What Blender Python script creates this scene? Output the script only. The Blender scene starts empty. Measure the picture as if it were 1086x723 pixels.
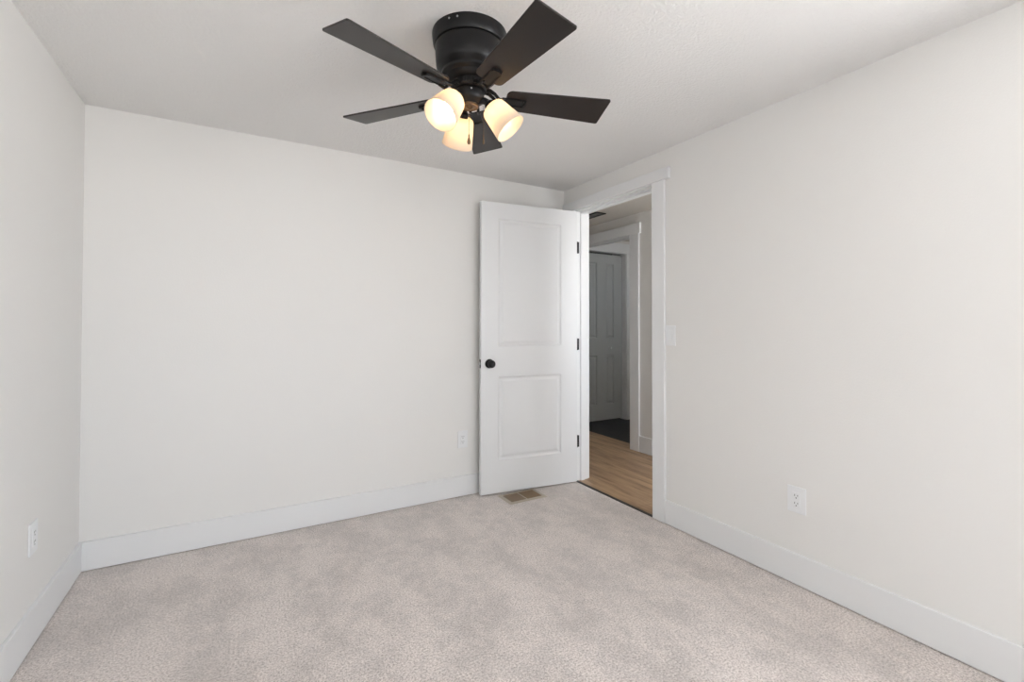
import bpy, bmesh, math
from mathutils import Vector, Matrix

C = bpy.context.scene.collection
sc = bpy.context.scene
PI = math.pi

# ------------------------------------------------------------------ camera
F_PX, CY = 491.678, 338.38
YAW, PITCH, ROLL = 0.526691, 0.014092, 0.001478
cam_d = bpy.data.cameras.new('camera')
cam_d.sensor_fit = 'HORIZONTAL'
cam_d.sensor_width = 36.0
cam_d.lens = F_PX / 1086 * 36.0
cam_d.shift_y = (CY - 361.5) / 1086
cam_d.clip_start = 0.02
cam = bpy.data.objects.new('camera', cam_d)
C.objects.link(cam)
fw = Vector((math.sin(YAW), math.cos(YAW), 0))
rt = Vector((math.cos(YAW), -math.sin(YAW), 0))
up = Vector((0, 0, 1))
fw, up = fw * math.cos(PITCH) + up * math.sin(PITCH), up * math.cos(PITCH) - fw * math.sin(PITCH)
rt, up = rt * math.cos(ROLL) + up * math.sin(ROLL), up * math.cos(ROLL) - rt * math.sin(ROLL)
M = Matrix((rt, up, -fw)).transposed().to_4x4()
M.translation = Vector((-2.200806, -2.964576, 1.178637))
cam.matrix_world = M
sc.camera = cam

# ------------------------------------------------------------------ light
sc.view_settings.view_transform = 'Standard'
sc.view_settings.look = 'None'
sc.view_settings.exposure = 0.0
sc.view_settings.gamma = 1.0
sc.view_settings.use_curve_mapping = False

SKY_STRENGTH = 11.4
GROUND = 1.25
world = bpy.data.worlds.new('daylight')
sc.world = world
world.use_nodes = True
wb = world.node_tree.nodes['Background']
wb.inputs[1].default_value = SKY_STRENGTH
wn_ = world.node_tree.nodes
wl_ = world.node_tree.links
tc_ = wn_.new('ShaderNodeTexCoord')
sx_ = wn_.new('ShaderNodeSeparateXYZ')
rp_ = wn_.new('ShaderNodeValToRGB')          # overcast sky over ground brightened to lift the ceiling
e_ = rp_.color_ramp.elements
e_[0].position, e_[0].color = 0.47, (*[GROUND * c for c in (0.97, 0.98, 0.99)], 1)
e_[1].position, e_[1].color = 0.53, (0.87, 0.945, 1.04, 1)
mr_ = wn_.new('ShaderNodeMapRange')
mr_.inputs['From Min'].default_value = -1
wl_.new(tc_.outputs['Generated'], sx_.inputs[0])
wl_.new(sx_.outputs['Z'], mr_.inputs['Value'])
wl_.new(mr_.outputs[0], rp_.inputs[0])
wl_.new(rp_.outputs[0], wb.inputs[0])


def portal(name, loc, rot, sx, sy):
    l = bpy.data.lights.new(name, 'AREA')
    l.shape = 'RECTANGLE'
    l.size, l.size_y = sx, sy
    l.cycles.is_portal = True
    o = bpy.data.objects.new(name, l)
    o.location = loc
    o.rotation_euler = rot
    C.objects.link(o)
    return o


H = 2.246
W = 2.8675
YR = -5.0            # rear wall, behind the camera
WX = 0.115            # thickness of the wall with the doorway
HX = 1.03             # far wall of the hall
HX2 = 1.145
WINR = (-2.30, -1.80, 0.80, 2.04)     # x0 x1 z0 z1, unseen window guessed in the rear wall for its light
portal('rear_portal', ((WINR[0] + WINR[1]) / 2, YR - 0.14, (WINR[2] + WINR[3]) / 2), (PI / 2, 0, 0), WINR[1] - WINR[0], WINR[3] - WINR[2])
WINS = (-4.70, -2.95, 0.72, 2.06)     # y0 y1 z0 z1, unseen window added behind the camera, doorway wall, to even the light
portal('side_portal', (WX + 0.05, (WINS[0] + WINS[1]) / 2, (WINS[2] + WINS[3]) / 2), (0, PI / 2, 0), WINS[3] - WINS[2], WINS[1] - WINS[0])
WIN2 = (1.55, 2.15, 1.50, 2.05)      # unseen high window added to light the entry room (x0 x1 z0 z1, wall y = -0.8)
portal('entry_portal', ((WIN2[0] + WIN2[1]) / 2, -0.93, (WIN2[2] + WIN2[3]) / 2), (PI / 2, 0, 0), WIN2[1] - WIN2[0], WIN2[3] - WIN2[2])
WIN3 = (0.25, 0.90, 0.8, 2.05)       # unseen window added at the hall's start to brighten it (x0 x1 z0 z1, wall y = -2.1)
portal('hall_portal', ((WIN3[0] + WIN3[1]) / 2, -2.23, (WIN3[2] + WIN3[3]) / 2), (PI / 2, 0, 0), WIN3[1] - WIN3[0], WIN3[3] - WIN3[2])
BULB = 24.0


# ------------------------------------------------------------------ materials
def mat(name, col, rough=0.5, metal=0.0, spec=0.5):
    m = bpy.data.materials.new(name)
    m.use_nodes = True
    b = m.node_tree.nodes['Principled BSDF']
    b.inputs['Base Color'].default_value = (*col, 1)
    b.inputs['Roughness'].default_value = rough
    b.inputs['Metallic'].default_value = metal
    b.inputs['Specular IOR Level'].default_value = spec
    return m


def nd(m, t, **kw):
    n = m.node_tree.nodes.new(t)
    for k, v in kw.items():
        setattr(n, k, v)
    return n


def lk(m, a, b):
    m.node_tree.links.new(a, b)


def objco(m, scale=(1, 1, 1)):
    g = nd(m, 'ShaderNodeNewGeometry')
    mp = nd(m, 'ShaderNodeMapping')
    mp.inputs['Scale'].default_value = scale
    lk(m, g.outputs['Position'], mp.inputs[0])
    return mp.outputs[0]


def noise(m, vec, scale, detail=4, rough=0.5):
    n = nd(m, 'ShaderNodeTexNoise')
    n.inputs['Scale'].default_value = scale
    n.inputs['Detail'].default_value = detail
    n.inputs['Roughness'].default_value = rough
    lk(m, vec, n.inputs['Vector'])
    return n.outputs['Fac']


def ramp(m, fac, stops):
    r = nd(m, 'ShaderNodeValToRGB')
    e = r.color_ramp.elements
    while len(e) < len(stops):
        e.new(0.5)
    for i, (p, c) in enumerate(stops):
        e[i].position = p
        e[i].color = (*c, 1)
    lk(m, fac, r.inputs[0])
    return r.outputs[0]


def bump(m, h, strength, dist):
    b = nd(m, 'ShaderNodeBump')
    b.inputs['Strength'].default_value = strength
    b.inputs['Distance'].default_value = dist
    lk(m, h, b.inputs['Height'])
    lk(m, b.outputs[0], m.node_tree.nodes['Principled BSDF'].inputs['Normal'])


def mixc(m, f, a, b):
    x = nd(m, 'ShaderNodeMix', data_type='RGBA')
    for s, v in ((x.inputs[0], f), (x.inputs[6], a), (x.inputs[7], b)):
        if hasattr(v, 'links') or isinstance(v, bpy.types.NodeSocket):
            lk(m, v, s)
        else:
            s.default_value = v if isinstance(v, float) else (*v, 1)
    return x.outputs[2]


def paint(name, col, rough, scale, strength, dist, detail=3):
    m = mat(name, col, rough)
    v = objco(m)
    bump(m, noise(m, v, scale, detail), strength, dist)
    return m


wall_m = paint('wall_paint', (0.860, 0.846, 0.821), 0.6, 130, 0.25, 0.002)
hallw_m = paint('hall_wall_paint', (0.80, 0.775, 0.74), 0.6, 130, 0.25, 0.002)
ceil_m = paint('ceiling_texture', (0.88, 0.87, 0.855), 0.75, 100, 0.6, 0.0065, 4)
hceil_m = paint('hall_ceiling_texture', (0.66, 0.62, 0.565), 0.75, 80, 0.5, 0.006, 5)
trim_m = mat('trim_white', (0.86, 0.862, 0.862), 0.35)
rr_ = nd(trim_m, 'ShaderNodeMapRange')          # faint brush variation in the gloss only
rr_.inputs['To Min'].default_value = 0.30
rr_.inputs['To Max'].default_value = 0.42
lk(trim_m, noise(trim_m, objco(trim_m), 6, 3), rr_.inputs['Value'])
lk(trim_m, rr_.outputs[0], trim_m.node_tree.nodes['Principled BSDF'].inputs['Roughness'])
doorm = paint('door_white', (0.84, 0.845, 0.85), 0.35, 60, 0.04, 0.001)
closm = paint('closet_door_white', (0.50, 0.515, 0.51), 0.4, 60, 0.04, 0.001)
plast = mat('white_plastic', (0.88, 0.885, 0.89), 0.3)
slotm = mat('slot_dark', (0.10, 0.09, 0.085), 0.7)
blackm = mat('black_metal', (0.008, 0.008, 0.0085), 0.32, 0.0, 0.25)
steel = mat('brushed_steel', (0.55, 0.55, 0.56), 0.3, 1.0)
fan_m = mat('fan_black_enamel', (0.009, 0.0085, 0.0088), 0.36, 0.0, 0.27)
blade_m = mat('fan_blade_charcoal', (0.022, 0.017, 0.015), 0.34, 0.0, 0.33)
bronze = mat('aged_bronze', (0.16, 0.11, 0.07), 0.35, 0.8)
regm = mat('register_beige', (0.50, 0.43, 0.34), 0.35, 0.4)
regl = mat('register_brown', (0.24, 0.165, 0.10), 0.4, 0.4)
regd = mat('duct_dark', (0.05, 0.035, 0.025), 0.8)
thr_m = mat('threshold_dark', (0.035, 0.028, 0.025), 0.45)
grlm = mat('grille_grey', (0.25, 0.25, 0.24), 0.6)

# carpet: flecked cut pile, brushed into lighter and darker patches
car_m = mat('carpet_pile', (0.5, 0.45, 0.43), 0.95, 0, 0.1)
cb_ = car_m.node_tree.nodes['Principled BSDF']
cb_.inputs['Sheen Weight'].default_value = 1.0
cb_.inputs['Sheen Roughness'].default_value = 0.5
cb_.inputs['Sheen Tint'].default_value = (0.9, 0.86, 0.84, 1)
v = objco(car_m)
f1 = noise(car_m, v, 135, 5, 0.85)
c1 = ramp(car_m, f1, [(0.395, (0.29, 0.230, 0.195)), (0.485, (0.62, 0.54, 0.492)), (0.60, (0.86, 0.79, 0.745))])
# brushed pile: soft large patches broken up by smaller tufty ones
f2 = noise(car_m, objco(car_m, (1.0, 0.62, 1.0)), 4.6, 8, 0.72)
f3 = noise(car_m, v, 17, 4, 0.6)
am = nd(car_m, 'ShaderNodeMath', operation='MULTIPLY_ADD')
lk(car_m, f3, am.inputs[0])
am.inputs[1].default_value = 0.30
lk(car_m, f2, am.inputs[2])
mk = nd(car_m, 'ShaderNodeMapRange')
mk.inputs['From Min'].default_value = 0.55
mk.inputs['From Max'].default_value = 0.73
mk.inputs['To Min'].default_value = 0.86
mk.inputs['To Max'].default_value = 1.14
lk(car_m, am.outputs[0], mk.inputs['Value'])
hs = nd(car_m, 'ShaderNodeHueSaturation')
lk(car_m, mk.outputs[0], hs.inputs['Value'])
lk(car_m, c1, hs.inputs['Color'])
lk(car_m, hs.outputs[0], car_m.node_tree.nodes['Principled BSDF'].inputs['Base Color'])
ad = nd(car_m, 'ShaderNodeMath', operation='ADD')
lk(car_m, f1, ad.inputs[0])
lk(car_m, noise(car_m, v, 300, 2), ad.inputs[1])
bump(car_m, ad.outputs[0], 0.5, 0.006)

# oak planks running along the hall
wood_m = mat('oak_planks', (0.4, 0.28, 0.18), 0.35)
v = objco(wood_m)
mp = nd(wood_m, 'ShaderNodeMapping')
mp.inputs['Rotation'].default_value = (0, 0, PI / 2)
lk(wood_m, v, mp.inputs[0])
br = nd(wood_m, 'ShaderNodeTexBrick')
br.offset = 0.37
br.inputs['Scale'].default_value = 1.0
br.inputs['Brick Width'].default_value = 1.2
br.inputs['Row Height'].default_value = 0.18
br.inputs['Mortar Size'].default_value = 0.0012
br.inputs['Color1'].default_value = (0.0, 0.0, 0.0, 1)
br.inputs['Color2'].default_value = (1, 1, 1, 1)
br.inputs['Mortar'].default_value = (0.2, 0.2, 0.2, 1)
lk(wood_m, mp.outputs[0], br.inputs[0])
pl = mixc(wood_m, br.outputs[0], (0.43, 0.275, 0.155), (0.54, 0.36, 0.21))
gv = objco(wood_m, (7, 0.8, 1))
g1 = noise(wood_m, gv, 3.0, 6, 0.65)
gr = ramp(wood_m, g1, [(0.33, (0.36, 0.31, 0.27)), (0.46, (0.80, 0.76, 0.72)), (0.58, (1, 1, 1)), (0.72, (1.12, 1.08, 1.0))])
mu = nd(wood_m, 'ShaderNodeMix', data_type='RGBA', blend_type='MULTIPLY')
mu.inputs[0].default_value = 0.9
lk(wood_m, pl, mu.inputs[6])
lk(wood_m, gr, mu.inputs[7])
mo = mixc(wood_m, br.outputs['Fac'], mu.outputs[2], (0.15, 0.1, 0.07))
lk(wood_m, mo, wood_m.node_tree.nodes['Principled BSDF'].inputs['Base Color'])
bump(wood_m, g1, 0.1, 0.002)

# dark slate tile
tile_m = mat('slate_tile', (0.03, 0.03, 0.035), 0.5)
v = objco(tile_m)
bt = nd(tile_m, 'ShaderNodeTexBrick')
bt.offset = 0.0
bt.inputs['Scale'].default_value = 1.0
bt.inputs['Brick Width'].default_value = 0.4
bt.inputs['Row Height'].default_value = 0.4
bt.inputs['Mortar Size'].default_value = 0.004
bt.inputs['Color1'].default_value = (0.022, 0.024, 0.028, 1)
bt.inputs['Color2'].default_value = (0.034, 0.034, 0.038, 1)
bt.inputs['Mortar'].default_value = (0.012, 0.012, 0.012, 1)
lk(tile_m, v, bt.inputs[0])
lk(tile_m, bt.outputs[0], tile_m.node_tree.nodes['Principled BSDF'].inputs['Base Color'])
bump(tile_m, noise(tile_m, v, 25, 4), 0.2, 0.004)

# opal glass of the fan's lamp shades
shade_m = bpy.data.materials.new('opal_glass')
shade_m.use_nodes = True
nt = shade_m.node_tree
nt.nodes.remove(nt.nodes['Principled BSDF'])
out = nt.nodes['Material Output']
tr = nt.nodes.new('ShaderNodeBsdfTranslucent')
tr.inputs[0].default_value = (0.86, 0.80, 0.71, 1)
df = nt.nodes.new('ShaderNodeBsdfDiffuse')
df.inputs[0].default_value = (0.74, 0.71, 0.66, 1)
gl = nt.nodes.new('ShaderNodeBsdfGlossy')
gl.inputs['Roughness'].default_value = 0.25
m1 = nt.nodes.new('ShaderNodeMixShader')
m1.inputs[0].default_value = 0.5
m2 = nt.nodes.new('ShaderNodeMixShader')
m2.inputs[0].default_value = 0.05
nt.links.new(tr.outputs[0], m1.inputs[1])
nt.links.new(df.outputs[0], m1.inputs[2])
nt.links.new(m1.outputs[0], m2.inputs[1])
nt.links.new(gl.outputs[0], m2.inputs[2])
nt.links.new(m2.outputs[0], out.inputs[0])

bulb_m = mat('warm_bulb', (1, 0.9, 0.75), 0.4)
bb = bulb_m.node_tree.nodes['Principled BSDF']
bb.inputs['Emission Color'].default_value = (1.0, 0.66, 0.36, 1)
bb.inputs['Emission Strength'].default_value = BULB

# pane of the unseen windows
pane_m = bpy.data.materials.new('window_glass')
pane_m.use_nodes = True
nt = pane_m.node_tree
nt.nodes.remove(nt.nodes['Principled BSDF'])
tp = nt.nodes.new('ShaderNodeBsdfTransparent')
gg = nt.nodes.new('ShaderNodeBsdfGlossy')
gg.inputs['Roughness'].default_value = 0.02
mx = nt.nodes.new('ShaderNodeMixShader')
mx.inputs[0].default_value = 0.06
nt.links.new(tp.outputs[0], mx.inputs[1])
nt.links.new(gg.outputs[0], mx.inputs[2])
nt.links.new(mx.outputs[0], nt.nodes['Material Output'].inputs[0])


# ------------------------------------------------------------------ helpers
def box(bm, a, b, mtx=None):
    x0, y0, z0 = a
    x1, y1, z1 = b
    vs = [bm.verts.new((x, y, z)) for x in (x0, x1) for y in (y0, y1) for z in (z0, z1)]
    for q in ((0, 1, 3, 2), (4, 6, 7, 5), (0, 4, 5, 1), (2, 3, 7, 6), (0, 2, 6, 4), (1, 5, 7, 3)):
        bm.faces.new([vs[i] for i in q])
    if mtx is not None:
        bmesh.ops.transform(bm, matrix=mtx, verts=vs)
    return vs


def obj(name, bm, m, parent=None, bevel=0.0, smooth=False, seg=2, rel=None):
    """link the bmesh as one object; rel = matrix applied to the mesh"""
    bmesh.ops.recalc_face_normals(bm, faces=bm.faces)
    if rel is not None:
        bm.transform(rel)
    me = bpy.data.meshes.new(name)
    bm.to_mesh(me)
    bm.free()
    me.materials.append(m)
    o = bpy.data.objects.new(name, me)
    C.objects.link(o)
    if parent is not None:
        o.parent = parent
    if smooth:
        for p in me.polygons:
            p.use_smooth = True
        try:
            me.set_sharp_from_angle(angle=math.radians(35))
        except Exception:
            pass
    if bevel > 0:
        md = o.modifiers.new('edge', 'BEVEL')
        md.width = bevel
        md.segments = seg
        md.limit_method = 'ANGLE'
        md.angle_limit = math.radians(35)
    return o


def boxes(name, lst, m, parent=None, bevel=0.0, rel=None):
    bm = bmesh.new()
    for a, b in lst:
        box(bm, a, b)
    return obj(name, bm, m, parent, bevel, rel=rel)


def struct(o, label=None, cat=None):
    o['kind'] = 'structure'
    if label:
        o['label'] = label
    if cat:
        o['category'] = cat
    return o


def thing(name, label, cat, loc, group=None, rotz=0.0):
    o = bpy.data.objects.new(name, None)
    o.empty_display_size = 0.05
    o.location = loc
    o.rotation_euler = (0, 0, rotz)
    C.objects.link(o)
    o['label'] = label
    o['category'] = cat
    if group:
        o['group'] = group
    return o


def lathe(bm, prof, n=48, mtx=None, close=True):
    """profile of (r, z) spun about Z"""
    rings = []
    allv = []
    for r, z in prof:
        if r < 1e-6:
            vv = [bm.verts.new((0, 0, z))]
        else:
            vv = [bm.verts.new((r * math.cos(2 * PI * i / n), r * math.sin(2 * PI * i / n), z)) for i in range(n)]
        rings.append(vv)
        allv += vv
    for a, b in zip(rings, rings[1:]):
        for i in range(n):
            j = (i + 1) % n
            if len(a) == 1 and len(b) == 1:
                continue
            if len(a) == 1:
                bm.faces.new((a[0], b[i], b[j]))
            elif len(b) == 1:
                bm.faces.new((a[i], a[j], b[0]))
            else:
                bm.faces.new((a[i], a[j], b[j], b[i]))
    if mtx is not None:
        bmesh.ops.transform(bm, matrix=mtx, verts=allv)
    return allv


def tube(bm, pts, r, n=10):
    rings = []
    for i, p in enumerate(pts):
        p = Vector(p)
        d = (Vector(pts[min(i + 1, len(pts) - 1)]) - Vector(pts[max(i - 1, 0)])).normalized()
        a = d.orthogonal().normalized() if i == 0 else (prev - d * prev.dot(d)).normalized()
        prev = a
        b = d.cross(a)
        rr = r[i] if isinstance(r, (list, tuple)) else r
        rings.append([bm.verts.new(p + rr * (math.cos(2 * PI * k / n) * a + math.sin(2 * PI * k / n) * b)) for k in range(n)])
    for a, b in zip(rings, rings[1:]):
        for k in range(n):
            bm.faces.new((a[k], a[(k + 1) % n], b[(k + 1) % n], b[k]))
    bm.faces.new(rings[0][::-1])
    bm.faces.new(rings[-1])


def axis_mtx(loc, d):
    """matrix taking +Z onto direction d at loc"""
    m = Vector((0, 0, 1)).rotation_difference(Vector(d).normalized()).to_matrix().to_4x4()
    m.translation = Vector(loc)
    return m


# ------------------------------------------------------------------ shell
# carpet, oak and tile
struct(boxes('floor', [((-W - 0.1, YR - 0.1, -0.06), (0.004, 0.1, 0.0))], car_m), 'beige flecked carpet covering the bedroom floor', 'carpet')
struct(boxes('floor', [((0.004, -2.2, -0.06), (1.17, 2.1, 0.0))], wood_m), 'light brown oak plank floor of the hall beyond the doorway', 'wood floor')
struct(boxes('floor', [((1.17, -0.9, -0.06), (2.9, 2.1, 0.0))], tile_m), 'dark slate tile floor in front of the closet door', 'tile floor')
struct(boxes('ceiling', [((-W - 0.1, YR - 0.1, H), (WX / 2, 0.1, H + 0.08))], ceil_m), 'white textured bedroom ceiling above the fan', 'ceiling')
struct(boxes('ceiling', [((WX / 2, -2.2, H), (2.9, 2.1, H + 0.08))], hceil_m), 'ceiling of the hall seen through the doorway', 'ceiling')

struct(boxes('wall_back', [((-W - 0.1, 0, -0.05), (0.0, 0.1, H))], wall_m), 'white bedroom wall behind the open door', 'wall')


def wall_hole_x(name, xa, xb, ya, yb, wn, m):
    return struct(boxes(name, [((xa, ya, -0.05), (wn[0], yb, H)), ((wn[1], ya, -0.05), (xb, yb, H)),
                               ((wn[0], ya, -0.05), (wn[1], yb, wn[2])), ((wn[0], ya, wn[3]), (wn[1], yb, H))], m))


wall_hole_x('wall_rear', -W - 0.1, WX, YR - 0.1, YR, WINR, wall_m)
struct(boxes('wall_left', [((-W - 0.1, YR, -0.05), (-W, 0.0, H))], wall_m), 'white wall with an outlet that meets the back wall in the bare corner', 'wall')
JL, JR, JT = -0.152, -0.921, 2.052      # faces of the door jamb
struct(boxes('wall_right', [((0, WINS[1], -0.05), (WX, JR - 0.02, H)), ((0, YR, -0.05), (WX, WINS[0], H)),
                            ((0, WINS[0], -0.05), (WX, WINS[1], WINS[2])), ((0, WINS[0], WINS[3]), (WX, WINS[1], H)), ((0, JL + 0.02, -0.05), (WX, 2.0, H)),
                            ((0, JR - 0.02, JT + 0.02), (WX, JL + 0.02, H))], wall_m), 'white wall with the doorway, switch and outlet', 'wall')
OY0, OY1, OT = 0.32, 1.10, 2.046        # cased opening across the hall
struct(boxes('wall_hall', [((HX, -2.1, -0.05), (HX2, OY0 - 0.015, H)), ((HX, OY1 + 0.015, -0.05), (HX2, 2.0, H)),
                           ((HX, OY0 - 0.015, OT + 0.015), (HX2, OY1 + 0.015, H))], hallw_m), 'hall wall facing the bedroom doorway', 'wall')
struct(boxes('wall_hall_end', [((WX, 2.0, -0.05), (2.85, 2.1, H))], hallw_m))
wall_hole_x('wall_hall_start', WX, HX2, -2.2, -2.1, WIN3, hallw_m)
# entry room beyond the opening: closet wall, outer wall, side wall
CX0, CX1, CT, CYF = 1.29, 1.98, 2.085, 1.375     # closet opening
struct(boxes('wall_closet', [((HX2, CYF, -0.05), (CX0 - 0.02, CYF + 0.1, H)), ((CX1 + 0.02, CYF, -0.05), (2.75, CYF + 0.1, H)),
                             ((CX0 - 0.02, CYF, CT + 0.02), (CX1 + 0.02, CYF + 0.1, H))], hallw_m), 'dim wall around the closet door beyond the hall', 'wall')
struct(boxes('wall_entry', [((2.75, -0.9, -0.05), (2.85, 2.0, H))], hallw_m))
wall_hole_x('wall_entry_side', HX2, 2.75, -0.9, -0.8, WIN2, hallw_m)

# baseboards: 14 mm thick, 140 mm high, a hair above the pile
BG = 0.004
struct(boxes('baseboard_left', [((-W, YR, BG), (-W + 0.014, -0.014, 0.142))], trim_m, bevel=0.002), 'tall white baseboard left of the bare corner', 'baseboard')
struct(boxes('baseboard_back', [((-W, -0.014, BG), (-0.001, 0, 0.142))], trim_m, bevel=0.002), 'tall white baseboard running behind the open door', 'baseboard')
struct(boxes('baseboard_right', [((-0.014, YR, BG), (0, -1.021, 0.142))], trim_m, bevel=0.002), 'tall white baseboard below the wall with the doorway', 'baseboard')
struct(boxes('baseboard_rear', [((-W + 0.014, YR, BG), (-0.014, YR + 0.014, 0.142))], trim_m, bevel=0.002))
struct(boxes('baseboard_hall', [((HX - 0.014, -2.1, 0.001), (HX, 0.2, 0.152))], trim_m, bevel=0.002), 'white baseboard of the hall wall', 'baseboard')
struct(boxes('baseboard_hall_near', [((WX, 0.0, 0.001), (WX + 0.014, 2.0, 0.142)), ((WX, -2.1, 0.001), (WX + 0.014, -1.02, 0.142))], trim_m, bevel=0.002))
struct(boxes('baseboard_closet', [((CX1 + 0.105, CYF - 0.014, 0.001), (2.75, CYF, 0.142))], trim_m, bevel=0.002))

# door frame of the bedroom doorway: jamb boards with stops, casings, head
bm = bmesh.new()
for f in (0, 1):
    ya, yb = (JL, JL + 0.019) if f == 0 else (JR - 0.019, JR)
    box(bm, (-0.0005, ya, 0), (WX + 0.0005, yb, JT))
box(bm, (-0.0005, JR - 0.019, JT), (WX + 0.0005, JL + 0.019, JT + 0.019))
box(bm, (0.040, JL - 0.011, 0), (0.076, JL, JT))
box(bm, (0.040, JR, 0), (0.076, JR + 0.011, JT))
box(bm, (0.040, JR + 0.011, JT - 0.014), (0.076, JL - 0.011, JT))
struct(obj('trim_1', bm, trim_m, bevel=0.0012), 'white door jamb with stops lining the bedroom doorway', 'door jamb')
struct(boxes('trim_2', [((-0.018, -1.021, 0.003), (0, JR - 0.005, JT + 0.008))], trim_m, bevel=0.0025), 'white door casing beside the light switch', 'door casing')
struct(boxes('trim_3', [((-0.018, JL + 0.005, 0.003), (0, -0.05, JT + 0.008))], trim_m, bevel=0.0025), 'white door casing at the hinge side behind the door', 'door casing')
struct(boxes('trim_4', [((-0.023, -1.059, JT + 0.008), (0, -0.012, 2.13))], trim_m, bevel=0.0025), 'white head casing with short ears over the bedroom doorway', 'door casing')
# hall side of the same doorway
struct(boxes('trim_5', [((WX, JR - 0.1, 0.001), (WX + 0.018, JR - 0.005, JT + 0.004)), ((WX, JL + 0.005, 0.001), (WX + 0.018, JL + 0.1, JT + 0.004)),
                        ((WX, JR - 0.13, JT + 0.004), (WX + 0.022, JL + 0.13, JT + 0.08))], trim_m, bevel=0.002), 'white casing on the hall side of the bedroom doorway', 'door casing')
# cased opening across the hall
struct(boxes('trim_6', [((HX - 0.018, 0.2, 0.001), (HX, OY0 - 0.004, OT + 0.006))], trim_m, bevel=0.002), 'white side casing of the opening across the hall', 'door casing')
struct(boxes('trim_7', [((HX - 0.018, OY1 + 0.004, 0.001), (HX, OY1 + 0.12, OT + 0.006))], trim_m, bevel=0.002))
struct(boxes('trim_8', [((HX - 0.023, 0.181, OT + 0.006), (HX, OY1 + 0.14, 2.15))], trim_m, bevel=0.002), 'white head casing with an ear over the opening across the hall', 'door casing')
struct(boxes('trim_9', [((HX - 0.0005, OY0 - 0.015, 0), (HX2 + 0.0005, OY0, OT)), ((HX - 0.0005, OY1, 0), (HX2 + 0.0005, OY1 + 0.015, OT)),
                        ((HX - 0.0005, OY0 - 0.015, OT), (HX2 + 0.0005, OY1 + 0.015, OT + 0.015)),
                        ((HX + 0.045, OY0, 0), (HX + 0.08, OY0 + 0.01, OT)), ((HX + 0.045, OY0 + 0.01, OT - 0.01), (HX + 0.08, OY1, OT))], trim_m, bevel=0.001),
       'white jamb lining the opening across the hall', 'door jamb')
# closet frame
struct(boxes('trim_10', [((CX1, CYF, 0), (CX1 + 0.019, CYF + 0.1, CT)), ((CX0 - 0.019, CYF, 0), (CX0, CYF + 0.1, CT)),
                         ((CX0 - 0.019, CYF, CT), (CX1 + 0.019, CYF + 0.1, CT + 0.019))], trim_m, bevel=0.001), 'white jamb around the closet door', 'door jamb')
struct(boxes('trim_11', [((CX1 + 0.004, CYF - 0.018, 0.001), (CX1 + 0.104, CYF, CT + 0.005))], trim_m, bevel=0.002), 'white side casing of the closet door', 'door casing')
struct(boxes('trim_12', [((HX2 + 0.002, CYF - 0.018, 0.001), (CX0 - 0.004, CYF, CT + 0.005))], trim_m, bevel=0.002))
struct(boxes('trim_13', [((HX2 + 0.002, CYF - 0.022, CT + 0.005), (CX1 + 0.125, CYF, CT + 0.125))], trim_m, bevel=0.002), 'white head casing over the closet door', 'door casing')
# dark strip where carpet meets oak
struct(boxes('trim_14', [((-0.008, JR - 0.004, -0.002), (0.016, JL + 0.004, 0.004))], thr_m, bevel=0.002), 'dark transition strip between the carpet and the oak planks', 'threshold')



def window_x(n, wn, ya, mull):
    # unseen window in a wall along x; ya = outer face of the frame, 55 mm deep
    xa, xb, za, zb = wn
    yb, t = ya + 0.055, 0.045
    lst = [((xa, ya, za), (xa + t, yb, zb)), ((xb - t, ya, za), (xb, yb, zb)), ((xa + t, ya, za), (xb - t, yb, za + t)), ((xa + t, ya, zb - t), (xb - t, yb, zb))]
    xm = (xa + xb) / 2
    if mull:
        lst.append(((xm - 0.02, ya + 0.01, za + t), (xm + 0.02, yb - 0.01, zb - t)))
    w = struct(boxes('window_%d' % n, lst, trim_m, bevel=0.003))
    for a, b in ([(xa + t, xm - 0.02), (xm + 0.02, xb - t)] if mull else [(xa + t, xb - t)]):
        boxes('pane', [((a, ya + 0.025, za + t), (b, ya + 0.029, zb - t))], pane_m, w)
    return w


window_x(1, WINR, YR - 0.09, True)
xa, xb, za, zb = WINR
struct(boxes('trim_15', [((xa - 0.09, YR, za - 0.09), (xa, YR + 0.018, zb)), ((xb, YR, za - 0.09), (xb + 0.09, YR + 0.018, zb)),
                         ((xa - 0.12, YR, zb), (xb + 0.12, YR + 0.022, zb + 0.1)), ((xa, YR, za - 0.09), (xb, YR + 0.018, za - 0.02)),
                         ((xa, YR - 0.03, za - 0.02), (xb, YR + 0.04, za))], trim_m, bevel=0.002))
y0, y1, z0, z1 = WINS
ym = (y0 + y1) / 2
w = struct(boxes('window_4', [((0.03, y0, z0), (0.085, y0 + 0.045, z1)), ((0.03, y1 - 0.045, z0), (0.085, y1, z1)),
                              ((0.03, y0 + 0.045, z0), (0.085, y1 - 0.045, z0 + 0.045)), ((0.03, y0 + 0.045, z1 - 0.045), (0.085, y1 - 0.045, z1)),
                              ((0.04, ym - 0.02, z0 + 0.045), (0.075, ym + 0.02, z1 - 0.045))], trim_m, bevel=0.003))
for ya, yb in ((y0 + 0.045, ym - 0.02), (ym + 0.02, y1 - 0.045)):
    boxes('pane', [((0.056, ya, z0 + 0.045), (0.060, yb, z1 - 0.045))], pane_m, w)
struct(boxes('trim_16', [((-0.018, y0 - 0.09, z0 - 0.09), (0, y0, z1)), ((-0.018, y1, z0 - 0.09), (0, y1 + 0.09, z1)),
                         ((-0.022, y0 - 0.12, z1), (0, y1 + 0.12, z1 + 0.1)), ((-0.018, y0, z0 - 0.09), (0, y1, z0 - 0.02)),
                         ((-0.04, y0, z0 - 0.02), (0.03, y1, z0))], trim_m, bevel=0.002))
window_x(2, WIN2, -0.89, False)
window_x(3, WIN3, -2.19, False)


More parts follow.
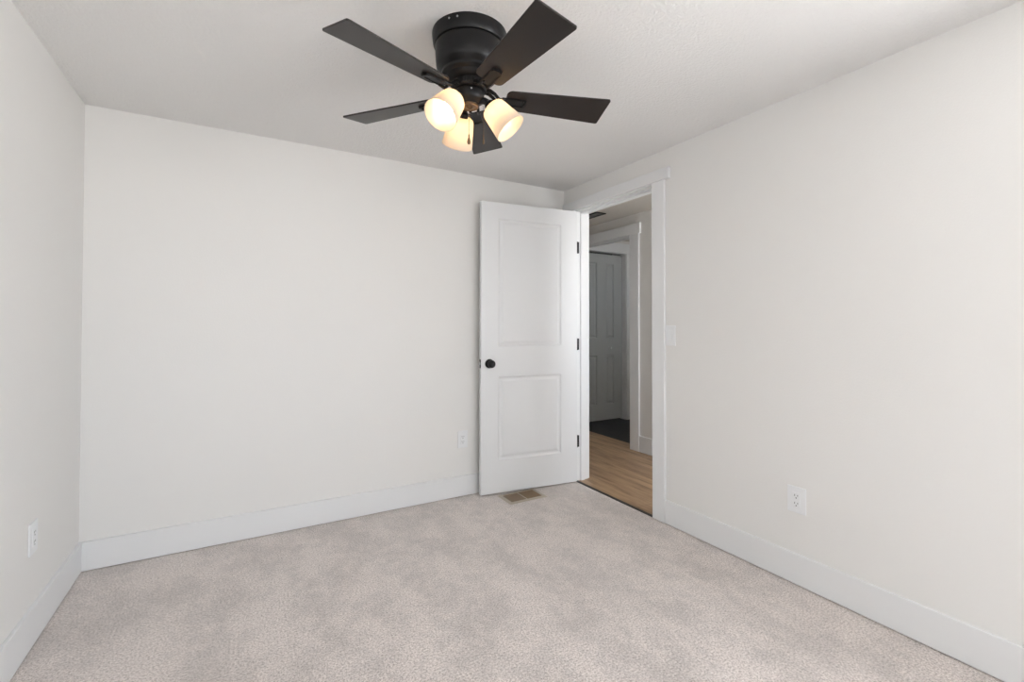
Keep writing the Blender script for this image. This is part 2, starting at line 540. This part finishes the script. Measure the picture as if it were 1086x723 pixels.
# ------------------------------------------------------------------ panelled doors
def panel_door(wd, z0, z1, th, panels, prof):
    """slab in (u, v, z): front face v=0, back v=th. panels = (u0,u1,z0,z1); prof = list of (inset, depth)"""
    bm = bmesh.new()
    us = sorted({0, wd, *[p[0] for p in panels], *[p[1] for p in panels]})
    zs = sorted({z0, z1, *[p[2] for p in panels], *[p[3] for p in panels]})
    for side in (0, 1):
        def V(u, d, z):
            return bm.verts.new((u, d if side == 0 else th - d, z))
        for i in range(len(us) - 1):
            for j in range(len(zs) - 1):
                cu, cz = (us[i] + us[i + 1]) / 2, (zs[j] + zs[j + 1]) / 2
                if any(p[0] < cu < p[1] and p[2] < cz < p[3] for p in panels):
                    continue
                bm.faces.new([V(us[i], 0, zs[j]), V(us[i + 1], 0, zs[j]), V(us[i + 1], 0, zs[j + 1]), V(us[i], 0, zs[j + 1])])
        for p in panels:
            pv = None
            for ins, dep in [(0, 0)] + prof:
                ring = [(p[0] + ins, p[2] + ins), (p[1] - ins, p[2] + ins), (p[1] - ins, p[3] - ins), (p[0] + ins, p[3] - ins)]
                if pv is not None:
                    for k in range(4):
                        l = (k + 1) % 4
                        bm.faces.new([V(pv[k][0], pd, pv[k][1]), V(pv[l][0], pd, pv[l][1]), V(ring[l][0], dep, ring[l][1]), V(ring[k][0], dep, ring[k][1])])
                pv, pd = ring, dep
            bm.faces.new([V(q[0], pd, q[1]) for q in pv])
    for a, b in zip(us, us[1:]):
        for z in (z0, z1):
            bm.faces.new([bm.verts.new(q) for q in ((a, 0, z), (b, 0, z), (b, th, z), (a, th, z))])
    for a, b in zip(zs, zs[1:]):
        for u in (0, wd):
            bm.faces.new([bm.verts.new(q) for q in ((u, 0, a), (u, 0, b), (u, th, b), (u, th, a))])
    bmesh.ops.remove_doubles(bm, verts=bm.verts, dist=1e-5)
    return bm


DA = 0.125554
U = Vector((-math.cos(DA), math.sin(DA), 0))
N = Vector((math.sin(DA), math.cos(DA), 0))
DM = Matrix((U, N, Vector((0, 0, 1)))).transposed().to_4x4()
DM.translation = Vector((-0.018, -0.1866, 0))
pr = [(0.004, 0.004), (0.011, 0.0085), (0.020, 0.0085), (0.034, 0.003), (0.040, 0.0025)]
bm = panel_door(0.764, 0.012, 2.044, 0.035, [(0.135, 0.637, 0.238, 0.822), (0.135, 0.637, 1.035, 1.930)], pr)
door = obj('door_1', bm, doorm, bevel=0.0, rel=DM)
struct(door, 'white two-panel bedroom door standing open against the wall', 'door')


def knob(parent, mtx, m=blackm, scale=1.0, depth=1.0, name='knob'):
    s = scale
    d = depth
    bm = bmesh.new()
    lathe(bm, [(0, 0), (0.032 * s, 0), (0.0325 * s, 0.003 * d), (0.030 * s, 0.007 * d), (0.022 * s, 0.009 * d), (0.013 * s, 0.011 * d), (0.0115 * s, 0.026 * d),
               (0.014 * s, 0.031 * d), (0.022 * s, 0.036 * d), (0.0265 * s, 0.043 * d), (0.027 * s, 0.050 * d), (0.024 * s, 0.056 * d), (0.018 * s, 0.0585 * d),
               (0.015 * s, 0.0575 * d), (0, 0.0575 * d)], 40, mtx)
    return obj(name, bm, m, parent, smooth=True)


KU, KZ = 0.703, 0.915
pF = DM @ Vector((KU, 0, KZ))
knob(door, axis_mtx(pF, -N))
pB = DM @ Vector((KU, 0.035, KZ))
knob(door, axis_mtx(pB, N), depth=0.85)
# latch plate on the free edge
boxes('latch_plate', [((0.7635, 0.006, KZ - 0.03), (0.7655, 0.029, KZ + 0.03))], blackm, door, bevel=0.0006, rel=DM)
boxes('latch_bolt', [((0.7650, 0.011, KZ - 0.008), (0.774, 0.024, KZ + 0.008))], steel, door, bevel=0.002, rel=DM)
# hinges: knuckle and leaf
for z in (1.774, 1.039, 0.306):
    bm = bmesh.new()
    kp = Vector((-0.0105, JL - 0.0215, 0))
    lathe(bm, [(0, z - 0.047), (0.004, z - 0.046), (0.0065, z - 0.043), (0.0065, z - 0.015), (0.006, z - 0.0145), (0.0065, z - 0.014), (0.0065, z + 0.014),
               (0.006, z + 0.0145), (0.0065, z + 0.015), (0.0065, z + 0.043), (0.004, z + 0.046), (0, z + 0.047)], 16, Matrix.Translation(kp))
    box(bm, (-0.006, JL - 0.020, z - 0.043), (0.013, JL - 0.0015, z + 0.043))
    obj('hinge', bm, blackm, door, smooth=True)

# closet door: four raised panels, small knob
cp = [(0.136, 0.263), (0.410, 0.537)]
pans = [(a, b, c, d) for a, b in cp for c, d in ((0.205, 0.815), (1.03, 1.958))]
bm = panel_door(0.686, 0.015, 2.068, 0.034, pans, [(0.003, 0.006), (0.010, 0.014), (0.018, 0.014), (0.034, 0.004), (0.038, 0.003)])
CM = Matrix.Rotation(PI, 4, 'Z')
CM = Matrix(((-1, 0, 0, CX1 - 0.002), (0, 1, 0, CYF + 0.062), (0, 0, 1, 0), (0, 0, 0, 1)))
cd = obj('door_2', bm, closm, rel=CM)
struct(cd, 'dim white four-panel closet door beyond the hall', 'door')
knob(cd, axis_mtx((1.765, CYF + 0.062, 0.905), (0, -1, 0)), plast, 0.55, 0.6)
# dark sheet standing in for closet shade behind the gap over the door
struct(boxes('wall_closet_inside', [((CX0 - 0.1, CYF + 0.35, 0), (CX1 + 0.1, CYF + 0.36, H))], slotm))


# ------------------------------------------------------------------ ceiling fan
FC = Vector((-1.484, -1.419, H))
fan = thing('ceiling_fan', 'black five-blade ceiling fan with three lit glass shades, mounted flush to the ceiling', 'ceiling fan', FC)


def zz(z):
    return z - H


bm = bmesh.new()
lathe(bm, [(0, 0), (0.137, 0), (0.1375, zz(2.240)), (0.1355, zz(2.222)), (0.1335, zz(2.206)), (0.130, zz(2.200)), (0.124, zz(2.198)), (0, zz(2.198))], 72)
canopy = obj('canopy', bm, fan_m, fan, smooth=True)
for a in (214, 227):
    bm = bmesh.new()
    d = Vector((math.cos(math.radians(a)), math.sin(math.radians(a)), 0))
    lathe(bm, [(0, 0), (0.0035, 0), (0.0030, 0.0018), (0, 0.0024)], 14, axis_mtx(d * 0.1365 + Vector((0, 0, zz(2.232))), d))
    obj('screw', bm, steel, canopy, smooth=True)
bm = bmesh.new()
lathe(bm, [(0, zz(2.1985)), (0.1225, zz(2.1985)), (0.1265, zz(2.195)), (0.1265, zz(2.190)), (0.1245, zz(2.150)), (0.1225, zz(2.128)), (0.118, zz(2.117)), (0.109, zz(2.109)),
           (0.1035, zz(2.103)), (0.1025, zz(2.094)), (0.097, zz(2.088)), (0.089, zz(2.085)), (0.084, zz(2.076)), (0.072, zz(2.068)), (0, zz(2.068))], 72)
obj('motor_housing', bm, fan_m, fan, smooth=True)
# slotted flywheel that carries the blades
bm = bmesh.new()
lathe(bm, [(0, zz(2.0685)), (0.064, zz(2.0685)), (0.066, zz(2.064)), (0.066, zz(2.046)), (0.060, zz(2.041)), (0, zz(2.041))], 60)
for i in range(40):
    a = 2 * PI * i / 40
    box(bm, (0.0655, -0.0022, zz(2.048)), (0.0685, 0.0022, zz(2.063)), Matrix.Rotation(a, 4, 'Z'))
obj('flywheel', bm, fan_m, fan, smooth=True)

BZ = zz(2.021)
TAU = -0.2049
R0, R1 = 0.135, 0.533


def blade_outline(n=10):
    pts = []
    hw0, hw1 = 0.052, 0.0718
    rc0, rc1 = 0.022, 0.008

    def hw(x):
        return hw0 + (hw1 - hw0) * (x - R0) / (R1 - R0)
    # going round: root lower corner -> tip lower -> tip upper -> root upper, rounded
    for cx, cy, r, a0 in ((R0, -hw(R0), rc0, PI), (R1, -hw(R1), rc1, 1.5 * PI), (R1, hw(R1), rc1, 0), (R0, hw(R0), rc0, 0.5 * PI)):
        ox = cx + (r if cx == R0 else -r)
        oy = cy + (r if cy < 0 else -r)
        for k in range(n + 1):
            a = a0 + 0.5 * PI * k / n
            pts.append((ox + r * math.cos(a), oy + r * math.sin(a)))
    return pts


def prism(bm, pts, z0, z1):
    lo = [bm.verts.new((x, y, z0)) for x, y in pts]
    hi = [bm.verts.new((x, y, z1)) for x, y in pts]
    bm.faces.new(lo[::-1])
    bm.faces.new(hi)
    for i in range(len(pts)):
        j = (i + 1) % len(pts)
        bm.faces.new((lo[i], lo[j], hi[j], hi[i]))
    return lo + hi


for i in range(5):
    th = 3.4815 - i * 2 * PI / 5
    RM = Matrix.Rotation(th, 4, 'Z') @ Matrix.Translation((0, 0, BZ)) @ Matrix.Rotation(TAU, 4, 'X')
    bm = bmesh.new()
    prism(bm, blade_outline(), 0.0, 0.006)
    bl = obj('blade', bm, blade_m, fan, bevel=0.0012, rel=RM)
    # bracket: curved arm from the flywheel, flat plate with a raised lip under the blade
    bm = bmesh.new()
    prism(bm, [(0.120, -0.019), (0.205, -0.019), (0.213, -0.015), (0.217, 0.0), (0.213, 0.015), (0.205, 0.019), (0.120, 0.019)], -0.0045, -0.0002)
    prism(bm, [(0.128, -0.019), (0.203, -0.019), (0.203, -0.0155), (0.128, -0.0155)], -0.0075, -0.0040)
    prism(bm, [(0.128, 0.0155), (0.203, 0.0155), (0.203, 0.019), (0.128, 0.019)], -0.0075, -0.0040)
    prism(bm, [(0.203, -0.019), (0.212, -0.0145), (0.216, 0.0), (0.212, 0.0145), (0.203, 0.019), (0.203, 0.012), (0.208, 0.0), (0.203, -0.012)], -0.0095, -0.0040)
    bmesh.ops.transform(bm, matrix=RM, verts=bm.verts)
    n0 = len(bm.verts)
    R2 = Matrix.Rotation(th, 4, 'Z')
    for s in (-1, 1):
        pts = [(0.055, 0.010 * s, zz(2.050)), (0.075, 0.013 * s, zz(2.046)), (0.092, 0.0155 * s, zz(2.034)), (0.108, 0.016 * s, BZ - 0.004), (0.135, 0.014 * s, BZ - 0.003)]
        tube(bm, [R2 @ Vector(p) for p in pts], [0.0075, 0.007, 0.0065, 0.006, 0.005], 8)
    obj('blade_bracket', bm, fan_m, bl, smooth=True)

# light kit: switch housing and bottom cap
bm = bmesh.new()
lathe(bm, [(0, zz(2.042)), (0.050, zz(2.042)), (0.053, zz(2.036)), (0.053, zz(2.012)), (0.048, zz(2.002)), (0.040, zz(1.997)), (0.036, zz(1.993)), (0.036, zz(1.988)), (0, zz(1.988))], 56)
kit = obj('light_kit', bm, fan_m, fan, smooth=True)
bm = bmesh.new()
lathe(bm, [(0, zz(1.9885)), (0.034, zz(1.9885)), (0.0335, zz(1.984)), (0.031, zz(1.9815)), (0.029, zz(1.983)), (0.022, zz(1.984)), (0.012, zz(1.982)), (0.009, zz(1.977)), (0.004, zz(1.974)), (0, zz(1.974))], 48)
obj('bottom_cap', bm, bronze, kit, smooth=True)
bm = bmesh.new()
lathe(bm, [(0, 0), (0.0035, 0), (0.0030, 0.0018), (0, 0.0024)], 14, axis_mtx((0.053 * math.cos(4.4), 0.053 * math.sin(4.4), zz(2.028)), (math.cos(4.4), math.sin(4.4), 0)))
obj('screw', bm, steel, kit, smooth=True)

EL = math.radians(50)
TH0 = 204.0
for k in range(3):
    th = math.radians(TH0 + 120 * k)
    h = Vector((math.cos(th), math.sin(th), 0))
    d = h * math.cos(EL) - Vector((0, 0, 1)) * math.sin(EL)
    base = h * 0.078 + Vector((0, 0, zz(1.984)))          # back of the shade
    # socket holder: arm out of the light kit plus a cup at the back of the shade
    bm = bmesh.new()
    p0 = h * 0.030 + Vector((0, 0, zz(2.005)))
    tube(bm, [p0, h * 0.055 + Vector((0, 0, zz(2.003))), base - d * 0.012], [0.012, 0.012, 0.013], 14)
    lathe(bm, [(0, -0.016), (0.014, -0.016), (0.0195, -0.010), (0.0205, 0.000), (0.0205, 0.010), (0, 0.010)], 32, axis_mtx(base, d))
    obj('lamp_socket', bm, fan_m, kit, smooth=True)
    # shade: shouldered opal drum flaring a little to its open rim
    AM = axis_mtx(base, d)
    bm = bmesh.new()
    outer = [(0.024, 0.0045), (0.034, 0.0065), (0.041, 0.011), (0.0455, 0.019), (0.0475, 0.030), (0.0515, 0.055), (0.0555, 0.080), (0.0605, 0.112), (0.0610, 0.115)]
    inner = [(0.0590, 0.116), (0.0580, 0.113), (0.0525, 0.080), (0.0485, 0.055), (0.0445, 0.031), (0.0425, 0.021), (0.039, 0.0145), (0.032, 0.0100), (0.024, 0.0080)]
    lathe(bm, outer + inner + [outer[0]], 56, AM)
    sh = obj('lamp_shade', bm, shade_m, fan, smooth=True)
    bm = bmesh.new()
    lathe(bm, [(0, 0.010), (0.0125, 0.010), (0.0150, 0.020), (0.0180, 0.034), (0.0195, 0.048), (0.0195, 0.058), (0.0180, 0.067), (0.0135, 0.075), (0.007, 0.080), (0, 0.081)], 32, AM)
    obj('bulb', bm, bulb_m, sh, smooth=True)

# pull chains
tw = -Vector((fw.x, fw.y, 0)).normalized()
rg = Vector((rt.x, rt.y, 0)).normalized()
for p, ztop, zb, s in ((tw * 0.034 + rg * 0.001, zz(1.985), zz(1.868), 1.0), (rg * 0.051 - tw * 0.010, zz(1.994), zz(1.885), 0.62)):
    bm = bmesh.new()
    tube(bm, [(p.x * 0.7, p.y * 0.7, ztop + 0.004), (p.x, p.y, ztop - 0.003), (p.x, p.y, zb)], 0.0006, 6)
    n = int((ztop - 0.003 - zb) / 0.0042)
    for i in range(n):
        bmesh.ops.create_icosphere(bm, subdivisions=1, radius=0.0014, matrix=Matrix.Translation((p.x, p.y, zb + i * 0.0042)))
    ch = obj('pull_chain', bm, bronze, kit, smooth=True)
    ch.parent = fan
    bm = bmesh.new()
    lathe(bm, [(0, 0.002), (0.0022 * s, 0), (0.0028 * s, -0.006), (0.0024 * s, -0.010), (0.0052 * s, -0.020), (0.0066 * s, -0.028), (0.0050 * s, -0.034), (0, -0.037)], 20, Matrix.Translation((p.x, p.y, zb)))
    obj('fob', bm, bronze, ch, smooth=True)


# ------------------------------------------------------------------ wall plates
def plate_frame(center, normal):
    """matrix: local x across the wall, y up, z out of the wall"""
    n = Vector(normal)
    u = Vector((0, 0, 1))
    x = u.cross(n)
    m = Matrix((x, u, n)).transposed().to_4x4()
    m.translation = Vector(center)
    return m


def local(o, m):
    o.matrix_world = m
    return o


def outlet(label, center, normal, w=0.080, h=0.120):
    t = thing('wall_outlet', label, 'outlet', (0, 0, 0), 'duplex outlets on the bedroom walls')
    t.matrix_world = plate_frame(center, normal)
    bm = bmesh.new()
    box(bm, (-w / 2, -h / 2, 0), (w / 2, h / 2, 0.0055))
    obj('plate', bm, plast, t, bevel=0.0028)
    bm = bmesh.new()
    box(bm, (-0.0168, -0.0335, 0.004), (0.0168, 0.0335, 0.0075))
    r = obj('receptacle', bm, plast, t, bevel=0.0012)
    for s in (1, -1):
        cy = 0.0175 * s
        for x, hh in ((-0.0065, 0.0045), (0.0065, 0.0036)):
            boxes('slot', [((x - 0.0012, cy + 0.003 - hh, 0.0070), (x + 0.0012, cy + 0.003 + hh, 0.0078))], slotm, r)
        bm = bmesh.new()
        lathe(bm, [(0, 0.0070), (0.0027, 0.0070), (0.0027, 0.0078), (0, 0.0078)], 14, Matrix.Translation((0, cy - 0.0085, 0)))
        obj('ground_hole', bm, slotm, r)
    for s in (1, -1):
        bm = bmesh.new()
        lathe(bm, [(0, 0.005), (0.003, 0.005), (0.0026, 0.0062), (0, 0.0066)], 14, Matrix.Translation((0, s * 0.048, 0)))
        obj('screw', bm, plast, t)
    return t


outlet('white wall outlet low on the doorway wall, to the near side of the door', (0, -1.777, 0.385), (-1, 0, 0), 0.082, 0.120)
outlet('white wall outlet low on the back wall beside the open door', (-0.873, 0, 0.391), (0, -1, 0), 0.074, 0.118)
outlet('white wall outlet seen at a steep angle on the wall left of the bare corner', (-W, -0.578, 0.392), (1, 0, 0), 0.080, 0.118)

sw = thing('light_switch', 'white rocker light switch beside the door casing', 'light switch', (0, 0, 0))
sw.matrix_world = plate_frame((0, -1.0585, 1.121), (-1, 0, 0))
bm = bmesh.new()
box(bm, (-0.0365, -0.060, 0), (0.0365, 0.060, 0.0055))
obj('plate', bm, plast, sw, bevel=0.0028)
bm = bmesh.new()
v8 = box(bm, (-0.0165, -0.0335, 0.004), (0.0165, 0.0335, 0.0072))
for v_ in v8:
    if v_.co.z > 0.006 and v_.co.y < 0:
        v_.co.z += 0.0035
obj('rocker', bm, plast, sw, bevel=0.001)

# ------------------------------------------------------------------ floor register
RX0, RX1, RY0, RY1 = -0.665, -0.372, -0.308, -0.125
reg = thing('floor_register', 'brown metal floor register set in the carpet below the open door', 'floor register', ((RX0 + RX1) / 2, (RY0 + RY1) / 2, 0))
T = Matrix.Translation(-reg.location)
fr = 0.024
bm = bmesh.new()
ou = [(RX0, RY0), (RX1, RY0), (RX1, RY1), (RX0, RY1)]
mi = [(RX0 + 0.008, RY0 + 0.008), (RX1 - 0.008, RY0 + 0.008), (RX1 - 0.008, RY1 - 0.008), (RX0 + 0.008, RY1 - 0.008)]
inn = [(RX0 + fr, RY0 + fr), (RX1 - fr, RY0 + fr), (RX1 - fr, RY1 - fr), (RX0 + fr, RY1 - fr)]
rings = [[bm.verts.new((x, y, z)) for x, y in p] for p, z in ((ou, 0.0005), (mi, 0.0050), (inn, 0.0055), (inn, -0.004))]
for a, b in zip(rings, rings[1:]):
    for k in range(4):
        bm.faces.new((a[k], a[(k + 1) % 4], b[(k + 1) % 4], b[k]))
obj('frame', bm, regm, reg, rel=T)
cxm = (RX0 + RX1) / 2
boxes('divider', [((cxm - 0.003, RY0 + fr, 0.0005), (cxm + 0.003, RY1 - fr, 0.0045))], regm, reg, rel=T)
for side in (0, 1):
    xa, xb = (RX0 + fr, cxm - 0.003) if side == 0 else (cxm + 0.003, RX1 - fr)
    bm = bmesh.new()
    n = 10
    for i in range(n):
        yc = RY0 + fr + (RY1 - RY0 - 2 * fr) * (i + 0.5) / n
        tl = math.radians(4 if side == 0 else 22)
        mt = Matrix.Translation(((xa + xb) / 2, yc, 0.0015)) @ Matrix.Rotation(tl, 4, 'X')
        box(bm, (-(xb - xa) / 2, -0.0055, -0.0006), ((xb - xa) / 2, 0.0055, 0.0006), mt)
    obj('louver_bank', bm, regl, reg, rel=T)
boxes('duct_box', [((RX0 + fr, RY0 + fr, 0.0002), (RX1 - fr, RY1 - fr, 0.0004))], regd, reg, rel=T)  # dark sheet laid in for the shade of the duct

# ------------------------------------------------------------------ hall ceiling vent
GX0, GX1, GY0, GY1 = 0.655, 0.772, 0.374, 0.80
gv_ = thing('ceiling_vent', 'black-framed return air vent on the hall ceiling', 'vent', ((GX0 + GX1) / 2, (GY0 + GY1) / 2, H))
T = Matrix.Translation(-gv_.location)
bw = 0.018
boxes('frame', [((GX0, GY0, H - 0.008), (GX0 + bw, GY1, H)), ((GX1 - bw, GY0, H - 0.008), (GX1, GY1, H)),
                ((GX0 + bw, GY0, H - 0.008), (GX1 - bw, GY0 + bw, H)), ((GX0 + bw, GY1 - bw, H - 0.008), (GX1 - bw, GY1, H))], blackm, gv_, bevel=0.001, rel=T)
bm = bmesh.new()
for i in range(26):
    yc = GY0 + bw + (GY1 - GY0 - 2 * bw) * (i + 0.5) / 26
    mt = Matrix.Translation(((GX0 + GX1) / 2, yc, H - 0.004)) @ Matrix.Rotation(math.radians(35), 4, 'X')
    box(bm, (-(GX1 - GX0) / 2 + bw, -0.007, -0.0005), ((GX1 - GX0) / 2 - bw, 0.007, 0.0005), mt)
obj('louvers', bm, grlm, gv_, rel=T)
